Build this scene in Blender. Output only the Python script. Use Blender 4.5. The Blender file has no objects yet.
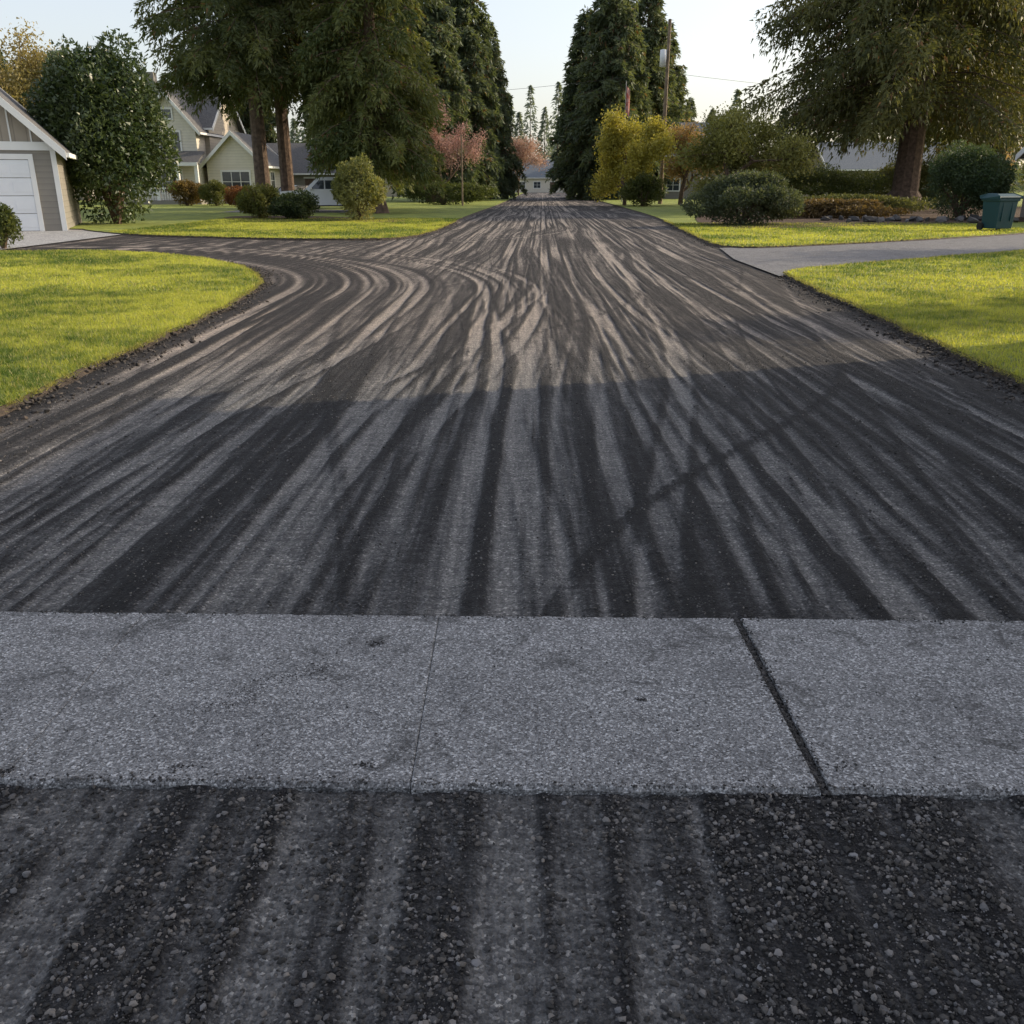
import bpy, math, random
import numpy as np
from mathutils import Vector
random.seed(7)
RS = np.random.RandomState
scene = bpy.context.scene
COL = scene.collection

# ---------------------------------------------------------------- materials
def new_mat(name):
    m = bpy.data.materials.new(name); m.use_nodes = True
    nt = m.node_tree; nt.nodes.clear()
    return m, nt, nt.nodes, nt.links
def N(nt, typ, **kw):
    n = nt.nodes.new(typ)
    for k, v in kw.items():
        if k.startswith('_'): setattr(n, k[1:], v)
        else: n.inputs[k.replace('__', ' ')].default_value = v
    return n
def ramp(nt, stops):
    r = nt.nodes.new('ShaderNodeValToRGB'); e = r.color_ramp.elements
    while len(e) < len(stops): e.new(.5)
    for i, (p, c) in enumerate(stops):
        e[i].position = p; e[i].color = (c[0], c[1], c[2], 1)
    return r
def simple_mat(name, ca, cb=None, scale=6, rough=.8, bump=.15, bscale=40, metal=0, spec=.3, detail=4):
    m, nt, ns, ln = new_mat(name)
    out = N(nt, 'ShaderNodeOutputMaterial'); p = N(nt, 'ShaderNodeBsdfPrincipled')
    p.inputs['Roughness'].default_value = rough; p.inputs['Metallic'].default_value = metal
    p.inputs['Specular IOR Level'].default_value = spec
    tc = N(nt, 'ShaderNodeTexCoord')
    if cb is None: cb = tuple(c*.8 for c in ca)
    nz = N(nt, 'ShaderNodeTexNoise', Scale=scale, Detail=detail); ln.new(tc.outputs['Object'], nz.inputs['Vector'])
    r = ramp(nt, [(.3, ca), (.7, cb)]); ln.new(nz.outputs['Fac'], r.inputs['Fac']); ln.new(r.outputs['Color'], p.inputs['Base Color'])
    if bump:
        nb = N(nt, 'ShaderNodeTexNoise', Scale=bscale, Detail=3); ln.new(tc.outputs['Object'], nb.inputs['Vector'])
        b = N(nt, 'ShaderNodeBump', Strength=bump, Distance=.03); ln.new(nb.outputs['Fac'], b.inputs['Height']); ln.new(b.outputs['Normal'], p.inputs['Normal'])
    ln.new(p.outputs['BSDF'], out.inputs['Surface'])
    return m
def siding_mat(name, col, pitch=.18, axis='Z'):
    m, nt, ns, ln = new_mat(name)
    out = N(nt, 'ShaderNodeOutputMaterial'); p = N(nt, 'ShaderNodeBsdfPrincipled', Roughness=.7)
    tc = N(nt, 'ShaderNodeTexCoord')
    w = N(nt, 'ShaderNodeTexWave')
    w.wave_profile = 'SAW'; w.bands_direction = axis
    w.inputs['Scale'].default_value = .314/pitch
    ln.new(tc.outputs['Object'], w.inputs['Vector'])
    nz = N(nt, 'ShaderNodeTexNoise', Scale=3, Detail=4); ln.new(tc.outputs['Object'], nz.inputs['Vector'])
    r = ramp(nt, [(0, tuple(c*.55 for c in col)), (.12, col), (1, tuple(c*.92 for c in col))]); ln.new(w.outputs['Fac'], r.inputs['Fac'])
    mx = N(nt, 'ShaderNodeMix', _data_type='RGBA', _blend_type='MULTIPLY'); mx.inputs[0].default_value = .2
    ln.new(r.outputs['Color'], mx.inputs[6]); ln.new(nz.outputs['Fac'], mx.inputs[7]); ln.new(mx.outputs[2], p.inputs['Base Color'])
    b = N(nt, 'ShaderNodeBump', Strength=.5, Distance=.02); ln.new(w.outputs['Fac'], b.inputs['Height']); ln.new(b.outputs['Normal'], p.inputs['Normal'])
    ln.new(p.outputs['BSDF'], out.inputs['Surface'])
    return m
def leaf_mat(name, transl=.35, rough=.55, spec=.25, tint=(1.5, 1.45, .7)):
    m, nt, ns, ln = new_mat(name)
    out = N(nt, 'ShaderNodeOutputMaterial'); p = N(nt, 'ShaderNodeBsdfPrincipled', Roughness=rough)
    p.inputs['Specular IOR Level'].default_value = spec
    at = N(nt, 'ShaderNodeAttribute', _attribute_name='Col')
    t = N(nt, 'ShaderNodeBsdfTranslucent'); mx = N(nt, 'ShaderNodeMixShader'); mx.inputs[0].default_value = transl
    g = N(nt, 'ShaderNodeMix', _data_type='RGBA', _blend_type='MULTIPLY'); g.inputs[0].default_value = 1
    g.inputs[7].default_value = (*tint, 1)
    ln.new(at.outputs['Color'], p.inputs['Base Color']); ln.new(at.outputs['Color'], g.inputs[6]); ln.new(g.outputs[2], t.inputs['Color'])
    ln.new(p.outputs['BSDF'], mx.inputs[1]); ln.new(t.outputs['BSDF'], mx.inputs[2]); ln.new(mx.outputs[0], out.inputs['Surface'])
    return m
def stone_mat(name, rough=.75):
    m, nt, ns, ln = new_mat(name)
    out = N(nt, 'ShaderNodeOutputMaterial'); p = N(nt, 'ShaderNodeBsdfPrincipled', Roughness=rough)
    at = N(nt, 'ShaderNodeAttribute', _attribute_name='Col')
    ln.new(at.outputs['Color'], p.inputs['Base Color']); ln.new(p.outputs['BSDF'], out.inputs['Surface'])
    return m

M_leaf = leaf_mat('foliage'); M_gloss = leaf_mat('glossy_foliage', .2, .35, .5); M_grassblade = leaf_mat('grass_blades', .45, .5, .25)
M_pink = leaf_mat('pink_foliage', .25, .6, .2, (1.2, 1.1, 1.0))
M_bark = simple_mat('bark', (.06, .04, .03), (.16, .11, .08), scale=5, bump=.9, bscale=9)
M_stone = stone_mat('gravel_stone')
M_white = simple_mat('white_trim', (.78, .78, .76), (.72, .72, .71), scale=2, rough=.5, bump=.03)
M_door = simple_mat('garage_door_paint', (.76, .78, .80), (.70, .72, .75), scale=1.5, rough=.5, bump=.02)
M_beige = siding_mat('board_batten', (.36, .31, .25), .4, 'X')
M_sidegrey = siding_mat('grey_siding', (.27, .25, .22), .2)
M_sidetan = siding_mat('tan_siding', (.58, .51, .41), .2)
M_sidecream = siding_mat('cream_siding', (.78, .73, .63), .2)
M_roof = simple_mat('shingle_roof', (.07, .07, .075), (.14, .135, .13), scale=9, bump=.5, bscale=12)
M_roofblue = simple_mat('slate_roof', (.10, .12, .15), (.16, .18, .2), scale=9, bump=.4, bscale=12)
M_glass = simple_mat('window_glass', (.03, .04, .05), (.05, .06, .07), rough=.08, bump=0, spec=.8)
M_soil = simple_mat('soil', (.025, .02, .016), (.07, .052, .037), scale=14, bump=.9, bscale=30)
M_mulch = simple_mat('bark_mulch', (.035, .022, .015), (.09, .055, .035), scale=18, bump=1, bscale=30)
M_bin = simple_mat('bin_plastic', (.012, .050, .062), (.016, .058, .07), scale=4, rough=.45, bump=.03)
M_black = simple_mat('black_rubber', (.015, .015, .015), (.025, .025, .025), rough=.7)
M_carwhite = simple_mat('white_car_paint', (.75, .76, .78), (.72, .73, .75), rough=.2, bump=0, spec=.5)
M_cargrey = simple_mat('grey_car_paint', (.10, .12, .15), (.09, .11, .14), rough=.2, bump=0, spec=.5)
M_chrome = simple_mat('steel', (.5, .5, .5), (.45, .45, .45), rough=.3, metal=1, bump=0)
M_red = simple_mat('red_lens', (.4, .02, .02), (.35, .02, .02), rough=.3, bump=0)
M_pole = simple_mat('pole_wood', (.14, .105, .075), (.28, .22, .16), scale=3, bump=.6, bscale=14)
M_wire = simple_mat('wire', (.03, .03, .03), (.04, .04, .04), bump=0)
M_flag = simple_mat('flag_cloth', (.4, .06, .05), (.5, .35, .33), scale=3, bump=0)

def asphalt_mat():
    m, nt, ns, ln = new_mat('milled_asphalt')
    out = N(nt, 'ShaderNodeOutputMaterial'); p = N(nt, 'ShaderNodeBsdfPrincipled', Roughness=.8)
    p.inputs['Specular IOR Level'].default_value = .3
    tc = N(nt, 'ShaderNodeTexCoord'); O = tc.outputs['Object']
    at = N(nt, 'ShaderNodeAttribute', _attribute_name='Col')
    sep = N(nt, 'ShaderNodeSeparateColor'); ln.new(at.outputs['Color'], sep.inputs[0])
    mp = N(nt, 'ShaderNodeMapping'); mp.inputs['Scale'].default_value = (1, .04, 1); ln.new(O, mp.inputs['Vector'])
    st = N(nt, 'ShaderNodeTexNoise', Scale=30, Detail=3, Roughness=.6); ln.new(mp.outputs[0], st.inputs['Vector'])
    nf = N(nt, 'ShaderNodeTexNoise', Scale=60, Detail=4, Roughness=.8); ln.new(O, nf.inputs['Vector'])
    mp2 = N(nt, 'ShaderNodeMapping'); mp2.inputs['Scale'].default_value = (.22, 1, 1); ln.new(O, mp2.inputs['Vector'])
    nm = N(nt, 'ShaderNodeTexNoise', Scale=26, Detail=3, Roughness=.65); ln.new(mp2.outputs[0], nm.inputs['Vector'])
    def math_(op, a, b):
        n = N(nt, 'ShaderNodeMath', _operation=op)
        for i, q in enumerate((a, b)):
            if isinstance(q, (int, float)): n.inputs[i].default_value = q
            else: ln.new(q, n.inputs[i])
        return n.outputs[0]
    # the straight longitudinal grain fades where traffic turned (attribute B)
    a = math_('MULTIPLY', math_('MULTIPLY', math_('SUBTRACT', st.outputs['Fac'], .5), .8), math_('SUBTRACT', 1.0, sep.outputs[2]))
    b = math_('MULTIPLY', math_('SUBTRACT', nf.outputs['Fac'], .5), 1.1)
    c = math_('MULTIPLY', math_('SUBTRACT', nm.outputs['Fac'], .5), .75)
    d = math_('ADD', math_('ADD', sep.outputs[0], a), math_('ADD', b, c))
    r = ramp(nt, [(0.02, (.008, .008, .010)), (.33, (.031, .031, .034)), (.62, (.090, .090, .093)), (1, (.20, .196, .192))])
    ln.new(d, r.inputs['Fac'])
    vo = N(nt, 'ShaderNodeTexVoronoi', Scale=120); ln.new(O, vo.inputs['Vector'])
    sv = N(nt, 'ShaderNodeSeparateColor'); ln.new(vo.outputs['Color'], sv.inputs[0])
    rr = ramp(nt, [(0, (.45, .45, .45)), (.6, (.95, .95, .95)), (.88, (1.2, 1.2, 1.2)), (1, (2.6, 2.55, 2.45))]); ln.new(sv.outputs[0], rr.inputs['Fac'])
    mx = N(nt, 'ShaderNodeMix', _data_type='RGBA', _blend_type='MULTIPLY'); mx.inputs[0].default_value = .9
    ln.new(r.outputs['Color'], mx.inputs[6]); ln.new(rr.outputs['Color'], mx.inputs[7])
    sun_dirt_mix = N(nt, 'ShaderNodeMix', _data_type='RGBA', _blend_type='MULTIPLY'); sun_dirt_mix.inputs[7].default_value = (1.85, 1.62, 1.42, 1)  # warm multiplier: extra sunlight painted into the asphalt, plus roadside dirt
    ln.new(sep.outputs[1], sun_dirt_mix.inputs[0]); ln.new(mx.outputs[2], sun_dirt_mix.inputs[6]); ln.new(sun_dirt_mix.outputs[2], p.inputs['Base Color'])
    hb = math_('ADD', math_('MULTIPLY', vo.outputs['Distance'], -.6), math_('ADD', nf.outputs['Fac'], math_('MULTIPLY', st.outputs['Fac'], .8)))
    bs = math_('SUBTRACT', 1.0, math_('MULTIPLY', sep.outputs[0], .35))
    bp = N(nt, 'ShaderNodeBump', Distance=.022); ln.new(hb, bp.inputs['Height']); ln.new(bs, bp.inputs['Strength'])
    ln.new(bp.outputs['Normal'], p.inputs['Normal']); ln.new(p.outputs['BSDF'], out.inputs['Surface'])
    return m
M_asphalt = asphalt_mat()
def concrete_mat(name, ca, cb, scale=110, dark=.5):
    m, nt, ns, ln = new_mat(name)
    out = N(nt, 'ShaderNodeOutputMaterial'); p = N(nt, 'ShaderNodeBsdfPrincipled', Roughness=.75)
    tc = N(nt, 'ShaderNodeTexCoord'); O = tc.outputs['Object']
    vo = N(nt, 'ShaderNodeTexVoronoi', Scale=scale); ln.new(O, vo.inputs['Vector'])
    sv = N(nt, 'ShaderNodeSeparateColor'); ln.new(vo.outputs['Color'], sv.inputs[0])
    r = ramp(nt, [(0, tuple(c*.4 for c in ca)), (.35, ca), (.8, cb), (1, tuple(min(.75, c*2.0) for c in cb))]); ln.new(sv.outputs[0], r.inputs['Fac'])
    n1 = N(nt, 'ShaderNodeTexNoise', Scale=2.2, Detail=5, Roughness=.65); ln.new(O, n1.inputs['Vector'])
    n2 = N(nt, 'ShaderNodeTexNoise', Scale=190, Detail=2); ln.new(O, n2.inputs['Vector'])
    r1 = ramp(nt, [(.28, (.64, .64, .65)), (.5, (1, 1, 1)), (.75, (1.12, 1.12, 1.12))]); ln.new(n1.outputs['Fac'], r1.inputs['Fac'])
    mx = N(nt, 'ShaderNodeMix', _data_type='RGBA', _blend_type='MULTIPLY'); mx.inputs[0].default_value = 1
    ln.new(r.outputs['Color'], mx.inputs[6]); ln.new(r1.outputs['Color'], mx.inputs[7])
    r2 = ramp(nt, [(.35, (.5, .5, .5)), (.6, (1.2, 1.2, 1.2))]); ln.new(n2.outputs['Fac'], r2.inputs['Fac'])
    m2 = N(nt, 'ShaderNodeMix', _data_type='RGBA', _blend_type='MULTIPLY'); m2.inputs[0].default_value = .8
    ln.new(mx.outputs[2], m2.inputs[6]); ln.new(r2.outputs['Color'], m2.inputs[7])
    n3 = N(nt, 'ShaderNodeTexNoise', Scale=4.2, Detail=4, Roughness=.75, Distortion=.8); ln.new(O, n3.inputs['Vector'])
    r3 = ramp(nt, [(.56, (1, 1, 1)), (.65, (dark, dark, dark))]); ln.new(n3.outputs['Fac'], r3.inputs['Fac'])
    m3 = N(nt, 'ShaderNodeMix', _data_type='RGBA', _blend_type='MULTIPLY'); m3.inputs[0].default_value = .85
    ln.new(m2.outputs[2], m3.inputs[6]); ln.new(r3.outputs['Color'], m3.inputs[7])
    ln.new(m3.outputs[2], p.inputs['Base Color'])
    bp = N(nt, 'ShaderNodeBump', Distance=.006, Strength=.7); ln.new(vo.outputs['Distance'], bp.inputs['Height']); bp.invert = True
    ln.new(bp.outputs['Normal'], p.inputs['Normal']); ln.new(p.outputs['BSDF'], out.inputs['Surface'])
    return m
M_conc = concrete_mat('exposed_aggregate_concrete', (.165, .166, .172), (.26, .261, .267), 165, .40)
M_apron = concrete_mat('driveway_concrete', (.28, .28, .28), (.36, .36, .36), 60, .8)
M_oldasph = concrete_mat('old_driveway_asphalt', (.10, .10, .11), (.16, .16, .165), 70, .8)
def grass_mat():
    m, nt, ns, ln = new_mat('lawn_grass')
    out = N(nt, 'ShaderNodeOutputMaterial'); p = N(nt, 'ShaderNodeBsdfPrincipled', Roughness=.85)
    tc = N(nt, 'ShaderNodeTexCoord'); O = tc.outputs['Object']
    n1 = N(nt, 'ShaderNodeTexNoise', Scale=.8, Detail=5, Roughness=.7); ln.new(O, n1.inputs['Vector'])
    n2 = N(nt, 'ShaderNodeTexNoise', Scale=25, Detail=4, Roughness=.8); ln.new(O, n2.inputs['Vector'])
    r = ramp(nt, [(.3, (.12, .16, .03)), (.55, (.23, .275, .05)), (.75, (.35, .36, .08))]); ln.new(n1.outputs['Fac'], r.inputs['Fac'])
    r2 = ramp(nt, [(.3, (.45, .45, .4)), (.65, (1.25, 1.25, 1.1))]); ln.new(n2.outputs['Fac'], r2.inputs['Fac'])
    mx = N(nt, 'ShaderNodeMix', _data_type='RGBA', _blend_type='MULTIPLY'); mx.inputs[0].default_value = 1
    ln.new(r.outputs['Color'], mx.inputs[6]); ln.new(r2.outputs['Color'], mx.inputs[7]); ln.new(mx.outputs[2], p.inputs['Base Color'])
    bp = N(nt, 'ShaderNodeBump', Distance=.05, Strength=1); ln.new(n2.outputs['Fac'], bp.inputs['Height'])
    ln.new(bp.outputs['Normal'], p.inputs['Normal']); ln.new(p.outputs['BSDF'], out.inputs['Surface'])
    return m
M_grass = grass_mat()

# ---------------------------------------------------------------- mesh tools
class MB:
    def __init__(s): s.v = []; s.c = []; s.f = []; s.n = 0
    def add(s, V, F, mat=0, col=(.5, .5, .5)):
        V = np.asarray(V, float).reshape(-1, 3); F = np.asarray(F, np.int64)
        C = np.ones((len(V), 4)); C[:, :3] = col
        s.v.append(V); s.c.append(C); s.f.append((F+s.n, mat)); s.n += len(V)
    def mesh(s, name, mats, smooth=False):
        me = bpy.data.meshes.new(name)
        V = np.concatenate(s.v); C = np.concatenate(s.c)
        me.vertices.add(len(V)); me.vertices.foreach_set('co', V.astype(np.float32).ravel())
        li = np.concatenate([f.ravel() for f, m in s.f]); tot = np.concatenate([np.full(len(f), f.shape[1]) for f, m in s.f])
        mi = np.concatenate([np.full(len(f), m) for f, m in s.f])
        st = np.concatenate([[0], np.cumsum(tot)[:-1]])
        me.loops.add(len(li)); me.loops.foreach_set('vertex_index', li.astype(np.int32))
        me.polygons.add(len(tot)); me.polygons.foreach_set('loop_start', st.astype(np.int32)); me.polygons.foreach_set('loop_total', tot.astype(np.int32))
        for m in mats: me.materials.append(m)
        me.polygons.foreach_set('material_index', mi.astype(np.int32))
        me.update(calc_edges=True)
        a = me.color_attributes.new('Col', 'FLOAT_COLOR', 'POINT'); a.data.foreach_set('color', C.astype(np.float32).ravel())
        me.polygons.foreach_set('use_smooth', np.full(len(tot), smooth))
        return me
    def obj(s, name, mats, loc=(0, 0, 0), smooth=False, parent=None):
        o = bpy.data.objects.new(name, s.mesh(name, mats, smooth)); o.location = loc; COL.objects.link(o)
        if parent: o.parent = parent
        return o
def nrm(a): return a/np.maximum(np.linalg.norm(a, axis=-1, keepdims=True), 1e-9)
def tube(mb, pts, rad, sides=6, mat=0, col=(.1, .1, .1)):
    pts = np.asarray(pts, float); k = len(pts); rad = np.asarray(rad, float)
    d = nrm(np.gradient(pts, axis=0)); up = np.array([0, 0, 1.]) if abs(d[0][2]) < .9 else np.array([1., 0, 0])
    a = nrm(np.cross(d, up)); b = np.cross(d, a)
    th = np.arange(sides)*2*math.pi/sides
    V = pts[:, None]+rad[:, None, None]*(a[:, None]*np.cos(th)[None, :, None]+b[:, None]*np.sin(th)[None, :, None])
    F = []
    for i in range(k-1):
        for j in range(sides):
            F.append((i*sides+j, i*sides+(j+1) % sides, (i+1)*sides+(j+1) % sides, (i+1)*sides+j))
    mb.add(V.reshape(-1, 3), F, mat, col)
def leaves(mb, rng, P, D, L, W, C, mat=1):
    n = len(P); D = nrm(D); S = nrm(np.cross(D, rng.normal(size=(n, 3))))
    L = np.broadcast_to(L, (n,))[:, None]; W = np.broadcast_to(W, (n,))[:, None]
    V = np.stack([P-S*W*.5, P+S*W*.5, P+D*L], 1).reshape(-1, 3)
    F = np.arange(n*3).reshape(n, 3)
    mb.add(V, F, mat, np.repeat(C, 3, 0))

def conifer(seed, H, R, zb, tr, nb, nl, rise=.2, droop=.6, leafL=.4, leafW=.11, ca=(.045, .07, .035), cb=(.115, .14, .055), pw=.8, hang=.5, flare=1.6, quant=.35):
    rng = RS(seed); mb = MB()
    zz = np.array([-.2, .3, 1.2, H*.3, H*.6, H*.85, H]); rr = np.array([tr*flare*1.1, tr*flare*.85, tr, tr*.8, tr*.5, tr*.22, .02])
    pts = np.stack([np.cumsum(rng.normal(0, .04, 7)), np.cumsum(rng.normal(0, .04, 7)), zz], 1); tube(mb, pts, rr, 10, 0)
    f = np.sort(rng.rand(nb)**1.1); z0 = zb+(H-zb)*f
    ln_ = (R*(1-f)**pw*np.minimum(1, .6+f*4)*(.45+.55*rng.rand(nb)**.7)+.25)
    az = rng.rand(nb)*2*math.pi; dr = droop*(.6+.6*rng.rand(nb)); ri = rise*(.4+1.0*rng.rand(nb))+f*.35
    ox = np.stack([np.cos(az), np.sin(az), az*0], 1); lt = np.stack([-np.sin(az), np.cos(az), az*0], 1)
    for i in range(nb):
        t = np.array([0, .35, .7, 1.]); q = ox[i]*(ln_[i]*t)[:, None]+np.array([0, 0, 1])*(z0[i]+ln_[i]*(ri[i]*t-dr[i]*t*t))[:, None]
        tube(mb, q, np.array([.06, .045, .025, .008])*min(1, ln_[i]/3)+.004, 3, 0)
    p = ln_**1.35; p /= p.sum(); bi = rng.choice(nb, nl, p=p); t = .05+.95*rng.rand(nl)**.65
    tw = np.round(t*11)/11+rng.normal(0, .02, nl); tq = np.where(rng.rand(nl) < quant, tw, t)
    w = .30*ln_[bi]*(1.08-t)*np.minimum(1, t*4)+.12; s = (rng.rand(nl)*2-1)
    hg = rng.rand(nl)**2*hang
    tt = tq+abs(s)*w/ln_[bi]*.5
    P = ox[bi]*(ln_[bi]*tt)[:, None]+lt[bi]*(s*w)[:, None]
    P[:, 2] = z0[bi]+ln_[bi]*(ri[bi]*tt-dr[bi]*tt*tt)-abs(s)*w*.35-hg+rng.normal(0, .05, nl)
    D = ox[bi]*.5+lt[bi]*(np.sign(s)*.6)[:, None]+rng.normal(0, .38, (nl, 3)); D[:, 2] -= .3+hg*1.2
    bc = rng.rand(nb)[bi]*.5+rng.rand(nl)*.5
    C = np.array(ca)[None]*(1-bc[:, None])+np.array(cb)[None]*bc[:, None]
    dead = rng.rand(nl) < .03; C[dead] = (.15, .09, .05)
    sc = .6+.8*rng.rand(nl)
    leaves(mb, rng, P, D, leafL*sc, leafW*sc, C)
    return mb
def blob_leaves(mb, rng, blobs, n, L, W, ca, cb, mat=1, inner=.35, out=.6):
    B = np.array(blobs, float); a = (B[:, 3]*B[:, 4]+B[:, 4]*B[:, 5]+B[:, 3]*B[:, 5]); bi = rng.choice(len(B), n, p=a/a.sum())
    d = nrm(rng.normal(size=(n, 3))); r = 1-rng.rand(n)**2*inner+rng.normal(0, .07, n)
    P = B[bi, :3]+d*r[:, None]*B[bi, 3:6]; keep = P[:, 2] > .02
    bc = np.clip(rng.rand(len(B))[bi]*.5+rng.rand(n)*.5, 0, 1)
    C = np.array(ca)[None]*(1-bc[:, None])+np.array(cb)[None]*bc[:, None]
    D = d*out+rng.normal(0, .6, (n, 3)); sc = .6+.8*rng.rand(n)
    leaves(mb, rng, P[keep], D[keep], (L*sc)[keep], (W*sc)[keep], C[keep], mat)
def shrub(seed, rx, ry, h, n, L, W, ca, cb, nb=26, zb=0.0):
    rng = RS(seed); mb = MB(); blobs = []
    for i in range(nb):
        d = nrm(rng.normal(size=3)); d[2] = abs(d[2])*.9-.25*(rng.rand() < .4)
        k = .64+.22*rng.rand(); s = .20+.18*rng.rand()
        blobs.append((d[0]*rx*k, d[1]*ry*k, zb+(h-zb)*(.42+d[2]*.5*k/.7), rx*s, ry*s, (h-zb)*s*.62))
    blobs.append((0, 0, zb+(h-zb)*.45, rx*.7, ry*.7, (h-zb)*.45))
    blob_leaves(mb, rng, blobs, n, L, W*1.3, ca, cb, inner=.4)
    for i in range(9):
        a = rng.rand()*6.28; e = np.array([math.cos(a)*rx*.6, math.sin(a)*ry*.6, h*(.5+.3*rng.rand())])
        tube(mb, [(0, 0, -.05), e*.4+np.array([0, 0, .1*h]), e], [.03+.02*h, .02+.01*h, .008], 5, 0)
    return mb
def deciduous(seed, H, R, per, L, W, ca, cb, tr=.14, sig=.35, depth=4):
    rng = RS(seed); mb = MB(); tips = []
    def grow(p, d, ln, r, k):
        q1 = p+d*ln*.5+rng.normal(0, ln*.04, 3); q2 = p+d*ln+rng.normal(0, ln*.06, 3)
        tube(mb, [p, q1, q2], [r, r*.82, r*.65], 5 if k > 1 else 3, 0)
        if k <= 2: tips.append(q1); tips.append(q2)
        if k == 0: return
        for i in range(3 if k > 1 else 4):
            nd = d+rng.normal(0, .55, 3); nd[2] += .12; nd = nd/np.linalg.norm(nd); grow(q2 if i else q1, nd, ln*(.62+.2*rng.rand()), r*.62, k-1)
    grow(np.array([0, 0, -.1]), np.array([0, 0, 1.]), H*.30, tr, depth)
    T = np.array(tips); sx = R/max(.1, np.percentile(np.hypot(T[:, 0], T[:, 1]), 92)); sz = H/T[:, 2].max()
    for i in range(len(mb.v)): mb.v[i] = mb.v[i]*np.array([sx, sx, sz])
    T = T*np.array([sx, sx, sz]); n = len(T)*per; bi = rng.choice(len(T), n)
    P = T[bi]+rng.normal(0, sig, (n, 3)); bc = rng.rand(len(T))[bi]*.5+rng.rand(n)*.5
    C = np.array(ca)[None]*(1-bc[:, None])+np.array(cb)[None]*bc[:, None]; sc = .6+.8*rng.rand(n)
    k = P[:, 2] > .3
    leaves(mb, rng, P[k], rng.normal(size=(n, 3))[k]+np.array([0, 0, -.3]), (L*sc)[k], (W*1.3*sc)[k], C[k])
    return mb

# ---------------------------------------------------------------- value noise
_tab = RS(3).rand(512, 512)
def vn(x, y):
    x = np.asarray(x, float); y = np.asarray(y, float); x, y = np.broadcast_arrays(x, y)
    xi = np.floor(x).astype(int); yi = np.floor(y).astype(int); fx = x-xi; fy = y-yi; fx = fx*fx*(3-2*fx); fy = fy*fy*(3-2*fy)
    g = lambda a, b: _tab[a % 512, b % 512]
    return (g(xi, yi)*(1-fx)+g(xi+1, yi)*fx)*(1-fy)+(g(xi, yi+1)*(1-fx)+g(xi+1, yi+1)*fx)*fy
YAW = .0314   # street runs very slightly to the right of the +Y axis
rt = RS(21)
TR = []
for i in range(18):
    TR.append((rt.uniform(-2.9, 3.4), rt.uniform(-1.0, 1.0), rt.uniform(3, 13), rt.uniform(2, 5), rt.uniform(.06, .12), rt.uniform(.4, .85), rt.rand()*90))
THIN = [(rt.uniform(-3.7, 4.1), rt.uniform(-1.9, 1.9), rt.uniform(2.5, 16), rt.uniform(1.5, 7), rt.uniform(.018, .045), rt.uniform(.3, .8), rt.rand()*90) for i in range(74)]
TURN = [(rt.uniform(8.7, 13.2), rt.uniform(.035, .12), rt.uniform(.5, .9), rt.rand()*90) for i in range(40)]
TURN2 = [(rt.uniform(9.0, 14.5), rt.uniform(.06, .16), rt.uniform(.3, .6), rt.rand()*90) for i in range(20)]
def band(d, w):
    a = np.minimum(np.abs(d)/w, 3)
    return np.exp(-a**6)*(.75+.35*np.exp(-((a-.85)/.2)**2))
def streak(w, Y):
    return .17*vn(w*1.9, Y*.05+5)+.26*vn(w*4.6+9, Y*.09)+.36*vn(w*10.5+31, Y*.15)+.30*vn(w*23+3, Y*.25)+.12*vn(w*41+3, Y*.35)
def rrf(X, Y, cx, cy, sgn):
    yy = (Y-cy)*sgn
    return np.where(yy < 0, X-cx, np.where(X < cx, yy, np.hypot(X-cx, yy)))
def sst(a, b, x):
    t = np.clip((x-a)/(b-a), 0, 1); return t*t*(3-2*t)
def turnmask(X, Y):
    r1 = rrf(X, Y, -12.5, 14.5, 1)
    return sst(12.6, 10.6, r1)*sst(7, 13, Y)*sst(34, 27, Y), r1
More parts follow.
